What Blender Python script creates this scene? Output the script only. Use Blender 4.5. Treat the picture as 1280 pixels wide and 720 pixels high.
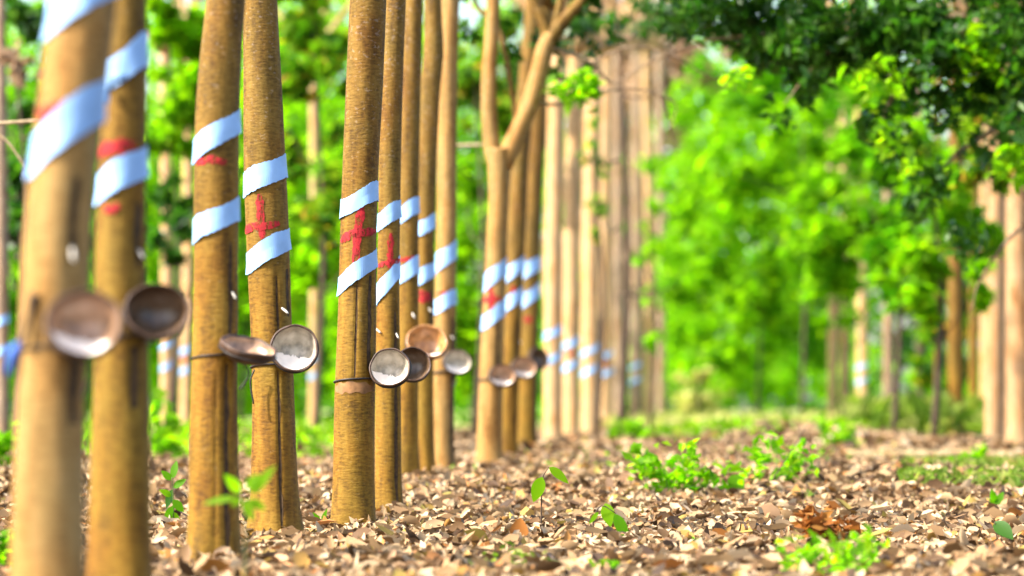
import bpy, math, random
import numpy as np
from mathutils import Vector

for o in list(bpy.data.objects): bpy.data.objects.remove(o)
scene = bpy.context.scene
COL = scene.collection
rng = np.random.default_rng(7)
random.seed(7)

# ---------------------------------------------------------------- camera
F = 4448.0                      # focal length in pixels of a 1280 wide frame
CAM = Vector((0, 0, 0.57))
PITCH = math.atan(151 / F)
cam = bpy.data.cameras.new('camera')
cam.sensor_width = 36; cam.lens = F / 1280 * 36
cam.clip_start = 0.1; cam.clip_end = 2000
cam.dof.use_dof = True; cam.dof.focus_distance = 15.6; cam.dof.aperture_fstop = 2.0
co = bpy.data.objects.new('camera', cam); COL.objects.link(co)
co.location = CAM; co.rotation_euler = (math.pi / 2 + PITCH, 0, 0)
scene.camera = co

# ---------------------------------------------------------------- world, sun, exposure
SUN_EL = math.radians(44)
SUN_AZ = math.radians(-113)     # clockwise from +Y: behind the camera, to its left
world = bpy.data.worlds.new('World'); scene.world = world; world.use_nodes = True
wn = world.node_tree.nodes; wl = world.node_tree.links
sky = wn.new('ShaderNodeTexSky'); sky.sky_type = 'NISHITA'; sky.sun_disc = False
sky.sun_elevation = SUN_EL; sky.sun_rotation = SUN_AZ
sky.air_density = 1.0; sky.dust_density = 3.0; sky.ozone_density = 1.0
bg = wn['Background']; bg.inputs['Strength'].default_value = 0.15
wl.new(sky.outputs[0], bg.inputs['Color'])
sl = bpy.data.lights.new('sun', 'SUN'); sl.energy = 4.0; sl.angle = math.radians(0.8); sl.color = (1.0, 0.93, 0.82)
so = bpy.data.objects.new('sun', sl); COL.objects.link(so)
sv = Vector((math.sin(SUN_AZ) * math.cos(SUN_EL), math.cos(SUN_AZ) * math.cos(SUN_EL), math.sin(SUN_EL)))
so.rotation_euler = sv.to_track_quat('Z', 'Y').to_euler(); so.location = sv * 30
vs = scene.view_settings
vs.view_transform = 'Standard'; vs.look = 'None'; vs.gamma = 1; vs.use_curve_mapping = False
vs.exposure = 1.92
cy = scene.cycles
cy.use_denoising = True
cy.max_bounces = 8; cy.diffuse_bounces = 4; cy.glossy_bounces = 2; cy.transmission_bounces = 5; cy.transparent_max_bounces = 4
cy.caustics_reflective = False; cy.caustics_refractive = False
cy.sample_clamp_indirect = 6

# ---------------------------------------------------------------- photo pixel <-> place
FW = Vector((0, math.cos(PITCH), math.sin(PITCH))); UP = Vector((0, -math.sin(PITCH), math.cos(PITCH)))
def P(px, py, D):
    d = FW + Vector((1, 0, 0)) * ((px - 640) / F) + UP * ((360 - py) / F)
    return CAM + d * (D / d.y)

def smooth(a, b, t):
    t = np.clip((t - a) / (b - a), 0, 1); return t * t * (3 - 2 * t)

MOUNDS = [(3.1, 41, 1.1, 5.0, .22), (1.6, 33, 1.3, 4.0, .05), (2.0, 23, 1.4, 3.0, .05), (4.6, 40, 1.0, 5, .05),
          (-.5, 20.5, .8, 1.5, .03), (.9, 17, .7, 1.2, .03), (-3.4, 20, 1.0, 3, .05)]
def H(x, y):
    x = np.asarray(x, float); y = np.asarray(y, float)
    h = .085 * smooth(16.8, 22, y)
    for mx, my, sx, sy, a in MOUNDS:
        h = h + a * np.exp(-((x - mx) / sx) ** 2 - ((y - my) / sy) ** 2)
    h = h + .008 * np.sin(x * 3.1 + y * 1.3) + .006 * np.sin(x * 5.3 - y * 2.7 + 1) + .006 * np.sin(y * 4.1 + x * .7)
    return h

def G(px, py):
    """the point of the ground seen at a photo pixel"""
    last = None
    for D in np.arange(9, 140, .05):
        p = P(px, py, D)
        if p.z <= float(H(p.x, p.y)): return p
    return P(px, py, 60)

# ---------------------------------------------------------------- materials
def mat(name):
    m = bpy.data.materials.new(name); m.use_nodes = True
    nt = m.node_tree; b = nt.nodes['Principled BSDF']
    return m, nt, nt.nodes, nt.links, b

def ramp(nodes, stops):
    r = nodes.new('ShaderNodeValToRGB'); e = r.color_ramp.elements
    while len(e) < len(stops): e.new(0.5)
    for k, (p, c) in enumerate(stops):
        e[k].position = p; e[k].color = (*c, 1)
    return r

def simple(name, col, rough=.6, var=.25, scale=25, spec=.3):
    m, nt, N, L, b = mat(name)
    tc = N.new('ShaderNodeTexCoord'); n = N.new('ShaderNodeTexNoise'); n.inputs['Scale'].default_value = scale; n.inputs['Detail'].default_value = 5
    L.new(tc.outputs['Object'], n.inputs['Vector'])
    r = ramp(N, [(.3, tuple(c * (1 - var) for c in col)), (.7, tuple(min(1, c * (1 + var)) for c in col))])
    L.new(n.outputs['Fac'], r.inputs['Fac']); L.new(r.outputs['Color'], b.inputs['Base Color'])
    b.inputs['Roughness'].default_value = rough; b.inputs['Specular IOR Level'].default_value = spec
    bm = N.new('ShaderNodeBump'); bm.inputs['Strength'].default_value = .25; bm.inputs['Distance'].default_value = .004
    L.new(n.outputs['Fac'], bm.inputs['Height']); L.new(bm.outputs['Normal'], b.inputs['Normal'])
    return m

def bark(name, dark, mid, light, spots=.5, aged=False):
    m, nt, N, L, b = mat(name)
    tc = N.new('ShaderNodeTexCoord'); oi = N.new('ShaderNodeObjectInfo')
    off = N.new('ShaderNodeVectorMath'); off.operation = 'ADD'
    mul = N.new('ShaderNodeVectorMath'); mul.operation = 'SCALE'; mul.inputs[0].default_value = (37, 17, 53)
    L.new(oi.outputs['Random'], mul.inputs['Scale']); L.new(tc.outputs['Object'], off.inputs[0]); L.new(mul.outputs[0], off.inputs[1])
    def noise(sc, scale, det):
        mp = N.new('ShaderNodeMapping'); mp.inputs['Scale'].default_value = sc
        L.new(off.outputs[0], mp.inputs['Vector'])
        n = N.new('ShaderNodeTexNoise'); n.inputs['Scale'].default_value = scale; n.inputs['Detail'].default_value = det; n.inputs['Roughness'].default_value = .6
        L.new(mp.outputs[0], n.inputs['Vector']); return n
    n1 = noise((1, 1, .22), 20, 9)          # long streaks
    n2 = noise((1, 1, 3.2), 34, 8)          # fine cross rings
    n3 = noise((1, 1, .45), 6.0, 5)          # big patches
    a = N.new('ShaderNodeMath'); a.operation = 'MULTIPLY_ADD'; a.inputs[1].default_value = .5
    L.new(n2.outputs['Fac'], a.inputs[0])
    a2 = N.new('ShaderNodeMath'); a2.operation = 'MULTIPLY'; a2.inputs[1].default_value = .55
    L.new(n1.outputs['Fac'], a2.inputs[0]); L.new(a2.outputs[0], a.inputs[2])
    r = ramp(N, [(.40, dark), (.52, mid), (.68, light)])
    L.new(a.outputs[0], r.inputs['Fac'])
    # big patches: warmer and greyer bark
    hs = N.new('ShaderNodeMix'); hs.data_type = 'RGBA'; hs.blend_type = 'MULTIPLY'
    r3 = ramp(N, [(.30, (.80, .62, .42)), (.42, (1.05, .95, .80)), (.55, (1, 1, 1)), (.70, (.86, .92, .92))])
    L.new(n3.outputs['Fac'], r3.inputs['Fac']); hs.inputs['Factor'].default_value = 1
    L.new(r.outputs['Color'], hs.inputs['A']); L.new(r3.outputs['Color'], hs.inputs['B'])
    # pale lichen flecks, more of them higher up the stem
    n4 = noise((1, 1, 1.5), 42, 3)
    sp = N.new('ShaderNodeSeparateXYZ'); L.new(tc.outputs['Object'], sp.inputs[0])
    mr = N.new('ShaderNodeMapRange'); mr.inputs['From Min'].default_value = 1.0; mr.inputs['From Max'].default_value = 2.4
    mr.inputs['To Min'].default_value = 0; mr.inputs['To Max'].default_value = .09
    L.new(sp.outputs['Z'], mr.inputs['Value'])
    th = N.new('ShaderNodeMath'); th.operation = 'ADD'; L.new(n4.outputs['Fac'], th.inputs[0]); L.new(mr.outputs[0], th.inputs[1])
    r4 = ramp(N, [(.66, (0, 0, 0)), (.74, (1, 1, 1))]); L.new(th.outputs[0], r4.inputs['Fac'])
    fm = N.new('ShaderNodeMath'); fm.operation = 'MULTIPLY'; fm.inputs[1].default_value = spots; L.new(r4.outputs['Color'], fm.inputs[0])
    mx = N.new('ShaderNodeMix'); mx.data_type = 'RGBA'
    L.new(fm.outputs[0], mx.inputs['Factor']); L.new(hs.outputs['Result'], mx.inputs['A']); mx.inputs['B'].default_value = (.5, .42, .3, 1)
    out = mx.outputs['Result']
    if aged:        # untapped bark higher up is greyer and browner than the smooth golden base
        m5 = N.new('ShaderNodeMapRange'); m5.inputs['From Min'].default_value = .75; m5.inputs['From Max'].default_value = 1.9
        ad5 = N.new('ShaderNodeMath'); ad5.operation = 'MULTIPLY_ADD'; ad5.inputs[1].default_value = .9
        L.new(n3.outputs['Fac'], ad5.inputs[0]); L.new(sp.outputs['Z'], ad5.inputs[2])
        sb5 = N.new('ShaderNodeMath'); sb5.operation = 'SUBTRACT'; sb5.inputs[1].default_value = .45; L.new(ad5.outputs[0], sb5.inputs[0])
        L.new(sb5.outputs[0], m5.inputs['Value'])
        r5 = ramp(N, [(0, (1.12, 1.05, .72)), (1, (.95, .93, 1.08))]); L.new(m5.outputs[0], r5.inputs['Fac'])
        x5 = N.new('ShaderNodeMix'); x5.data_type = 'RGBA'; x5.blend_type = 'MULTIPLY'; x5.inputs['Factor'].default_value = 1
        L.new(out, x5.inputs['A']); L.new(r5.outputs['Color'], x5.inputs['B']); out = x5.outputs['Result']
    L.new(out, b.inputs['Base Color'])
    b.inputs['Roughness'].default_value = .75; b.inputs['Specular IOR Level'].default_value = .2
    bm = N.new('ShaderNodeBump'); bm.inputs['Strength'].default_value = .8; bm.inputs['Distance'].default_value = .008
    L.new(a.outputs[0], bm.inputs['Height']); L.new(bm.outputs['Normal'], b.inputs['Normal'])
    return m

def leafmat(name, stops, trans, tf=.5, rough=.55, spec=.12):
    m, nt, N, L, b = mat(name)
    g = N.new('ShaderNodeNewGeometry')
    r = ramp(N, stops); L.new(g.outputs['Random Per Island'], r.inputs['Fac']); L.new(r.outputs['Color'], b.inputs['Base Color'])
    b.inputs['Roughness'].default_value = rough; b.inputs['Specular IOR Level'].default_value = spec
    if tf > 0:
        t = N.new('ShaderNodeBsdfTranslucent')
        mx2 = N.new('ShaderNodeMix'); mx2.data_type = 'RGBA'; mx2.blend_type = 'MULTIPLY'; mx2.inputs['Factor'].default_value = 1
        L.new(r.outputs['Color'], mx2.inputs['A']); mx2.inputs['B'].default_value = (*trans, 1); mx2.clamp_result = False
        L.new(mx2.outputs['Result'], t.inputs['Color'])
        ms = N.new('ShaderNodeMixShader'); ms.inputs[0].default_value = tf
        L.new(b.outputs[0], ms.inputs[1]); L.new(t.outputs[0], ms.inputs[2])
        L.new(ms.outputs[0], N['Material Output'].inputs['Surface'])
    return m

M = {}
M['bark'] = bark('golden_bark', (.066, .035, .004), (.140, .080, .0095), (.205, .126, .021), .16, aged=True)
M['bark_warm'] = bark('light_warm_bark', (.16, .085, .021), (.26, .15, .044), (.33, .205, .07), .2)
M['bark_tan'] = bark('orange_tan_bark', (.20, .115, .05), (.31, .185, .09), (.40, .26, .14), .2)
M['bark_sunlit'] = bark('sunlit_pale_bark', (.30, .18, .08), (.42, .265, .125), (.50, .345, .185), .3)  # same rubber bark made paler, sunlight on the far trunks painted in
M['bark_grey'] = bark('grey_bark', (.12, .08, .05), (.22, .15, .095), (.34, .25, .17), .4)
M['groove'] = simple('dark_tapping_scar', (.05, .027, .01), .85, .6, 45)
M['scar_pale'] = simple('regrown_scar', (.21, .105, .04), .8, .35, 30)
M['plastic'] = simple('pale_blue_plastic', (.22, .385, .64), .5, .16, 9, .4)
M['red'] = simple('red_paint', (.30, .008, .012), .7, .4, 40)
def worn(m):
    nt = m.node_tree; N = nt.nodes; L = nt.links; b = N['Principled BSDF']
    tc = N.new('ShaderNodeTexCoord'); mp = N.new('ShaderNodeMapping'); mp.inputs['Scale'].default_value = (1, 1, .35); L.new(tc.outputs['Object'], mp.inputs['Vector'])
    n = N.new('ShaderNodeTexNoise'); n.inputs['Scale'].default_value = 75; n.inputs['Detail'].default_value = 6; n.inputs['Roughness'].default_value = .7; L.new(mp.outputs[0], n.inputs['Vector'])
    r = ramp(N, [(.40, (.15, .15, .15)), (.50, (1, 1, 1))]); L.new(n.outputs['Fac'], r.inputs['Fac'])
    L.new(r.outputs['Color'], b.inputs['Alpha'])
worn(M['red'])
M['wire'] = simple('black_wire', (.018, .014, .012), .5, .4, 40)
M['latex'] = simple('white_latex', (.52, .48, .40), .5, .25, 60)
M['blue'] = simple('blue_cloth', (.04, .10, .35), .7, .3, 30)
M['log'] = bark('weathered_log', (.14, .10, .045), (.26, .20, .10), (.36, .29, .16), .3)
M['twig'] = simple('dark_twig', (.055, .034, .02), .8, .3, 30)
M['twig_pale'] = simple('pale_twig', (.34, .25, .14), .8, .3, 30)
M['stem'] = simple('green_stem', (.07, .085, .02), .6, .3, 30)
G3 = lambda a, b, c: [(0, a), (.5, b), (1, c)]
M['lime'] = leafmat('lime_leaves', G3((.06, .16, .003), (.105, .225, .003), (.17, .27, .004)), (2.7, 3.1, 1.0), .6)
M['mid'] = leafmat('mid_green_leaves', G3((.025, .105, .003), (.055, .165, .003), (.105, .22, .004)), (2.7, 3.1, 1.0), .6)
M['deep'] = leafmat('deep_green_leaves', G3((.014, .055, .006), (.028, .09, .007), (.055, .13, .007)), (1.8, 2.4, 1.2), .4, .4, .3)
M['dry'] = leafmat('dry_hanging_leaves', G3((.26, .17, .10), (.36, .25, .16), (.42, .30, .19)), (1.2, 1.1, 1.0), .4, .8, .1)
M['mixed'] = leafmat('green_and_turning_leaves', [(0, (.03, .10, .005)), (.4, (.07, .18, .005)), (.9, (.17, .26, .008)), (.93, (.36, .26, .02)), (1, (.40, .20, .03))], (1.9, 2.2, 1.2), .5)
M['rust'] = leafmat('rusty_dead_leaves', G3((.14, .05, .012), (.24, .09, .02), (.30, .14, .03)), (1.3, 1.1, .9), .35, .8, .1)
M['litter'] = leafmat('fallen_leaves', [(0, (.035, .018, .008)), (.22, (.13, .068, .026)), (.42, (.25, .152, .069)), (.68, (.38, .26, .136)), (.87, (.50, .38, .24)), (.93, (.34, .13, .03)), (1, (.26, .22, .05))], (1, 1, 1), .15, .65, .25)
M['sunlit_grass'] = leafmat('sunlit_grass', G3((.16, .22, .03), (.34, .36, .10), (.50, .46, .20)), (2, 2, 1.2), .45)  # ground cover brightened to paint in the sunlit glow at the path end
M['grass'] = leafmat('ground_cover', G3((.06, .12, .010), (.13, .19, .02), (.26, .27, .07)), (2, 2.2, 1.2), .45)

def ground_mat():
    m, nt, N, L, b = mat('forest_soil')
    g = N.new('ShaderNodeNewGeometry')
    n1 = N.new('ShaderNodeTexNoise'); n1.inputs['Scale'].default_value = 14; n1.inputs['Detail'].default_value = 8; n1.inputs['Roughness'].default_value = .7
    L.new(g.outputs['Position'], n1.inputs['Vector'])
    r1 = ramp(N, [(.38, (.025, .014, .007)), (.54, (.07, .04, .02)), (.68, (.22, .14, .08))])
    L.new(n1.outputs['Fac'], r1.inputs['Fac'])
    n2 = N.new('ShaderNodeTexNoise'); n2.inputs['Scale'].default_value = .35; n2.inputs['Detail'].default_value = 4
    L.new(g.outputs['Position'], n2.inputs['Vector'])
    sp = N.new('ShaderNodeSeparateXYZ'); L.new(g.outputs['Position'], sp.inputs[0])
    mr = N.new('ShaderNodeMapRange'); mr.inputs['From Min'].default_value = 48; mr.inputs['From Max'].default_value = 80
    L.new(sp.outputs['Y'], mr.inputs['Value'])
    ad = N.new('ShaderNodeMath'); ad.operation = 'MULTIPLY_ADD'; ad.inputs[1].default_value = 1.3; L.new(mr.outputs[0], ad.inputs[0])
    sb = N.new('ShaderNodeMath'); sb.operation = 'SUBTRACT'; sb.inputs[1].default_value = .55; sb.use_clamp = False
    L.new(n2.outputs['Fac'], sb.inputs[0]); L.new(sb.outputs[0], ad.inputs[2]); ad.use_clamp = True
    r2 = ramp(N, [(.3, (.14, .19, .03)), (.6, (.30, .33, .10))]); L.new(n1.outputs['Fac'], r2.inputs['Fac'])
    mx = N.new('ShaderNodeMix'); mx.data_type = 'RGBA'; L.new(ad.outputs[0], mx.inputs['Factor'])
    L.new(r1.outputs['Color'], mx.inputs['A']); L.new(r2.outputs['Color'], mx.inputs['B'])
    L.new(mx.outputs['Result'], b.inputs['Base Color']); b.inputs['Roughness'].default_value = .95; b.inputs['Specular IOR Level'].default_value = .1
    bm = N.new('ShaderNodeBump'); bm.inputs['Strength'].default_value = .6; bm.inputs['Distance'].default_value = .02
    L.new(n1.outputs['Fac'], bm.inputs['Height']); L.new(bm.outputs['Normal'], b.inputs['Normal'])
    return m
M['ground'] = ground_mat()

# ---------------------------------------------------------------- object helpers
def props(o, label=None, cat=None, group=None, kind=None):
    for k, v in (('label', label), ('category', cat), ('group', group), ('kind', kind)):
        if v: o[k] = v
    return o

def thing(name, loc, label, cat, group=None):
    o = bpy.data.objects.new(name, None); COL.objects.link(o); o.location = loc; o.empty_display_size = .1
    o['root'] = tuple(loc)
    return props(o, label, cat, group)

def link(name, verts, faces, m, parent=None, origin=None, smooth_shade=True):
    """one mesh object; verts are world points; a child keeps its thing's origin"""
    v = np.asarray(verts, float).reshape(-1, 3)
    org = Vector((0, 0, 0))
    if parent is not None: org = Vector(parent['root'])
    elif origin is not None: org = Vector(origin)
    v = v - np.array(org)
    me = bpy.data.meshes.new(name)
    if isinstance(faces, tuple):        # (loop indices, loop totals)
        li, lt = faces
        me.vertices.add(len(v)); me.vertices.foreach_set('co', v.astype(np.float32).ravel())
        me.loops.add(len(li)); me.loops.foreach_set('vertex_index', li.astype(np.int32))
        me.polygons.add(len(lt)); me.polygons.foreach_set('loop_start', (np.cumsum(lt) - lt).astype(np.int32)); me.polygons.foreach_set('loop_total', lt.astype(np.int32))
    else:
        me.from_pydata([tuple(q) for q in v], [], faces)
    me.update(calc_edges=True); me.validate()
    if smooth_shade: me.polygons.foreach_set('use_smooth', np.ones(len(me.polygons), bool))
    me.materials.append(m)
    o = bpy.data.objects.new(name, me); COL.objects.link(o)
    o['root'] = tuple(org)
    if parent is not None:
        o.parent = parent
    else: o.location = org
    return o

def frames(pts):
    pts = [Vector(p) for p in pts]; out = []; ref = Vector((0, -1, 0.01)).normalized()
    for i, p in enumerate(pts):
        t = (pts[min(i + 1, len(pts) - 1)] - pts[max(i - 1, 0)]).normalized()
        n = (ref - t * ref.dot(t))
        if n.length < 1e-4: n = Vector((1, 0, 0)) - t * t.x
        n.normalize(); ref = n; out.append((p, n, t.cross(n)))
    return out

def tube_geo(pts, radii, seg=10, wob=0., close=False):
    V = []; Fc = []
    fr = frames(pts); ph = random.random() * 9
    for i, (p, n, bi) in enumerate(fr):
        for k in range(seg):
            a = 2 * math.pi * k / seg
            r = radii[i] * (1 + wob * math.sin(2 * a + ph + i * .7) + wob * .7 * math.sin(3 * a - i * 1.1))
            V.append(p + n * (r * math.cos(a)) + bi * (r * math.sin(a)))
    n_ = len(fr)
    for i in range(n_ if close else n_ - 1):
        for k in range(seg):
            j = (i + 1) % n_
            Fc.append((i * seg + k, i * seg + (k + 1) % seg, j * seg + (k + 1) % seg, j * seg + k))
    if not close:
        Fc.append(tuple(range(seg))[::-1]); Fc.append(tuple((n_ - 1) * seg + k for k in range(seg)))
    return V, Fc

class MB:
    def __init__(s): s.v = []; s.f = []
    def add(s, g):
        b = len(s.v); s.v += list(g[0]); s.f += [tuple(i + b for i in f) for f in g[1]]; return s

def spline(pts, n):
    """Catmull-Rom through rows of numbers"""
    p = np.asarray(pts, float); k = len(p)
    if k < 3:
        t = np.linspace(0, 1, n)[:, None]; return p[0] * (1 - t) + p[-1] * t
    ext = np.vstack([2 * p[0] - p[1], p, 2 * p[-1] - p[-2]]); out = []
    for u in np.linspace(0, k - 1 - 1e-9, n):
        i = int(u); t = u - i; a, b, c, d = ext[i:i + 4]
        out.append(.5 * (2 * b + (c - a) * t + (2 * a - 5 * b + 4 * c - d) * t * t + (3 * b - a - 3 * c + d) * t ** 3))
    return np.array(out)

# ---- leaves in numpy
def rand_dirs(n, r): 
    v = r.normal(size=(n, 3)); return v / np.linalg.norm(v, axis=1)[:, None]

def leaf_geo(c, L, W, axis, nrm, r, detail=False, curl=.12):
    """leaves at centres c, along axis, facing nrm"""
    n = len(c)
    axis = axis / np.linalg.norm(axis, axis=1)[:, None]
    s = np.cross(nrm, axis); s /= np.linalg.norm(s, axis=1)[:, None] + 1e-9
    nn = np.cross(axis, s)
    L = np.broadcast_to(L, n)[:, None]; W = np.broadcast_to(W, n)[:, None]
    cu = (r.normal(size=(n, 1)) * curl + .1) * L
    if not detail:
        v = np.stack([c - axis * L * .5, c - axis * L * .02 + s * W * .5 + nn * cu, c + axis * L * .5, c - axis * L * .02 - s * W * .5 + nn * cu], 1).reshape(-1, 3)
        b = (np.arange(n) * 4)[:, None]
        li = (b + np.array([0, 1, 2, 0, 2, 3])).ravel(); lt = np.full(n * 2, 3)
    else:
        cu2 = r.normal(size=(n, 1)) * curl * L
        v = np.stack([c - axis * L * .5,
                      c - axis * L * .2 + s * W * .46 + nn * cu, c - axis * L * .2 - s * W * .46 + nn * cu2, 
                      c + axis * L * .18 + s * W * .42 + nn * cu * 1.2, c + axis * L * .18 - s * W * .42 + nn * cu2 * 1.2,
                      c + axis * L * .5 + nn * (cu + cu2) * .6,
                      c - axis * L * .2, c + axis * L * .18], 1).reshape(-1, 3)
        b = (np.arange(n) * 8)[:, None]
        li = (b + np.array([0, 1, 6, 0, 6, 2, 1, 3, 7, 6, 6, 7, 4, 2, 3, 5, 7, 7, 5, 4])).ravel()
        lt = np.tile(np.array([3, 3, 4, 4, 3, 3]), n)
    return v, (li, lt)

def cloud(center, rad, n, L, r, clump=.22, nclump=None, droop=.5, wl=.5, shell=.0):
    """foliage: n leaves in clumps scattered through an ellipsoid"""
    center = np.array(center); rad = np.array(rad)
    k = nclump or max(6, n // 60)
    cc = rand_dirs(k, r) * (r.uniform(shell, 1, (k, 1)) ** .45)
    cr = clump * r.uniform(.5, 1.5, (k, 1))
    wgt = cr[:, 0] ** 2; idx = r.choice(k, n, p=wgt / wgt.sum())
    c = center + cc[idx] * rad + rand_dirs(n, r) * (r.uniform(0, 1, (n, 1)) ** .5) * cr[idx] * np.mean(rad)
    ax = rand_dirs(n, r); ax[:, 2] = ax[:, 2] * .6 - droop
    nr = rand_dirs(n, r); nr[:, 2] = np.abs(nr[:, 2]) + .5
    LL = L * r.uniform(.65, 1.3, n)
    return c, LL, LL * wl * r.uniform(.8, 1.2, n), ax, nr

def foliage(name, parts, m, parent=None, r=rng, origin=None):
    cat_ = [np.concatenate([p[i] for p in parts]) for i in range(5)]
    v, f = leaf_geo(*cat_, r)
    return link(name, v, f, m, parent, origin, smooth_shade=False)

# ---------------------------------------------------------------- ground
def make_ground():
    ys = np.concatenate([np.arange(4, 48, .22), np.arange(48, 130, 1.5), np.array([150, 200, 300, 500, 900])])
    xs = np.concatenate([np.array([-400, -150, -60, -30, -20]), np.arange(-14, 14.01, .25), np.array([20, 30, 60, 150, 400])])
    X, Y = np.meshgrid(xs, ys); Z = H(X, Y)
    v = np.stack([X, Y, Z], -1).reshape(-1, 3); nx = len(xs); ny = len(ys)
    i, j = np.meshgrid(np.arange(nx - 1), np.arange(ny - 1)); a = (j * nx + i).ravel()
    li = np.stack([a, a + 1, a + nx + 1, a + nx], 1).ravel()
    props(link('ground', v, (li, np.full(len(a), 4)), M['ground']), kind='structure')
make_ground()

def make_litter():
    r = np.random.default_rng(3)
    C = []; LL = []
    for y0, y1, dens, s in ((10, 13, 900, .062), (13, 21, 1000, .064), (21, 34, 420, .082), (34, 72, 80, .14)):
        area_n = int(dens * (y1 - y0) * (.16 * (y0 + y1) + 1.6))
        y = r.uniform(y0, y1, area_n); x = r.uniform(-1, 1, area_n) * (.155 * y + .8)
        keep = r.random(area_n) < .45 + .55 * (np.sin(x * 2.3 + y * .9) * np.sin(y * 1.7 - x * 1.1) > -.35)
        x, y = x[keep], y[keep]
        z = H(x, y) + r.uniform(.0, .05, len(x)) * (s / .07)
        C.append(np.stack([x, y, z], 1)); LL.append(s * r.uniform(.6, 1.45, len(x)))
    for y0, y1, k, sz in ((11, 22, 900, .10), (22, 40, 800, .13)):
        y = r.uniform(y0, y1, k); x = r.uniform(-1, 1, k) * (.155 * y + .8)
        C.append(np.stack([x, y, H(x, y) + r.uniform(.04, .065, k)], 1)); LL.append(sz * r.uniform(.8, 1.3, k))
    for st in STEMS.values():           # leaves drifted against the foot of each stem
        k = 260; a = r.uniform(0, 2 * np.pi, k); r0 = float(st.rad[1]) * 1.12; d = r0 + np.abs(r.normal(size=k)) * .10
        x = st.base.x + d * np.sin(a); y = st.base.y - d * np.cos(a)
        C.append(np.stack([x, y, H(x, y) + r.uniform(.0, .035, k) + .055 * np.exp(-(d - r0) / .07) * (.6 + .4 * np.sin(a * 3))], 1)); LL.append(.066 * r.uniform(.6, 1.5, k))
    c = np.concatenate(C); L = np.concatenate(LL); n = len(c)
    ax = rand_dirs(n, r); ax[:, 2] *= .55
    nr = rand_dirs(n, r) * .75; nr[:, 2] = 1
    v, f = leaf_geo(c, L, L * r.uniform(.28, .52, n), ax, nr, r, detail=True, curl=.11)
    props(link('fallen_leaves', v, f, M['litter'], smooth_shade=True), 'dry tan and brown fallen leaves carpeting the plantation floor', 'leaf litter', kind='stuff')

# ---------------------------------------------------------------- rubber trees
class Stem:
    """a trunk given by photo points (px, py, width px) from the ground up, at distance D"""
    def __init__(s, rows, D, top=5.0, seed=0, flare=.12):
        s.D = D; s.r = random.Random(seed)
        rows = sorted(rows, key=lambda q: -q[1])
        pts = [(*P(px, py, D), w / 2 * D / F) for px, py, w in rows]
        x0, y0 = pts[0][0], pts[0][1]
        gz = float(H(x0, D)); s.base = Vector((x0, D, gz))
        lo = pts[0]
        if lo[2] > gz - .02: pts.insert(0, (lo[0], D, gz - .05, lo[3]))
        hi = pts[-1]
        dx = (pts[-1][0] - pts[-2][0]) / (pts[-1][2] - pts[-2][2])
        if top > hi[2] + .2:
            h = top - hi[2]
            pts += [(hi[0] + dx * h * .5, D, hi[2] + h * .5, hi[3] * .88), (hi[0] + dx * h * .6, D, top, hi[3] * .7)]
        s.z = np.array([p[2] for p in pts]); s.x = np.array([p[0] for p in pts]); s.rad = np.array([p[3] for p in pts])
        s.top = s.z[-1]; s.flare = flare; s.gz = gz
        s.ph = [s.r.uniform(0, 6.28) for _ in range(8)]
        s.grooves = []
    def axis(s, z):
        def sm(arr):
            w = .12
            return (np.interp(z - w, s.z, arr) + 2 * np.interp(z, s.z, arr) + np.interp(z + w, s.z, arr)) / 4
        return sm(s.x), sm(s.rad)
    def pt(s, th, z, off=0.):
        """surface point; th = 0 faces the camera, + to the right"""
        cx, r = s.axis(z)
        hz = z - s.gz
        r = r * (1 + .014 * math.sin(z * 5 + s.ph[0]) + .016 * math.sin(2 * th + z * 2.1 + s.ph[1]) + .012 * math.sin(3 * th - z * 3.3 + s.ph[2]) + .008 * math.sin(5 * th + z * 7 + s.ph[3]))
        if hz < .3: r *= 1 + s.flare * (1 - max(hz, 0) / .3) ** 2 * (1 + .5 * math.sin(4 * th + s.ph[4]))
        for (u, w, dep, z0, z1) in s.grooves:
            if z0 <= z <= z1: r -= dep * math.exp(-((th - u) / w) ** 2)
        return Vector((cx + (r + off) * math.sin(th), s.D - (r + off) * math.cos(th), z))
    def theta(s, px, z):
        cx, r = s.axis(z); x = P(px, 360, s.D).x
        return math.asin(max(-.985, min(.985, (x - cx) / r)))
    def zof(s, py): return P(640, py, s.D).z
    def mesh(s, seg=64):
        zs = list(np.arange(s.gz - .06, min(s.top, s.gz + 3.2), .03)) + list(np.arange(s.gz + 3.2, s.top, .2)) + [s.top]
        V = [s.pt(2 * math.pi * k / seg, z) for z in zs for k in range(seg)]
        Fc = [(i * seg + k, i * seg + (k + 1) % seg, (i + 1) * seg + (k + 1) % seg, (i + 1) * seg + k) for i in range(len(zs) - 1) for k in range(seg)]
        Fc.append(tuple((len(zs) - 1) * seg + k for k in range(seg)))
        return V, Fc

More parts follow.
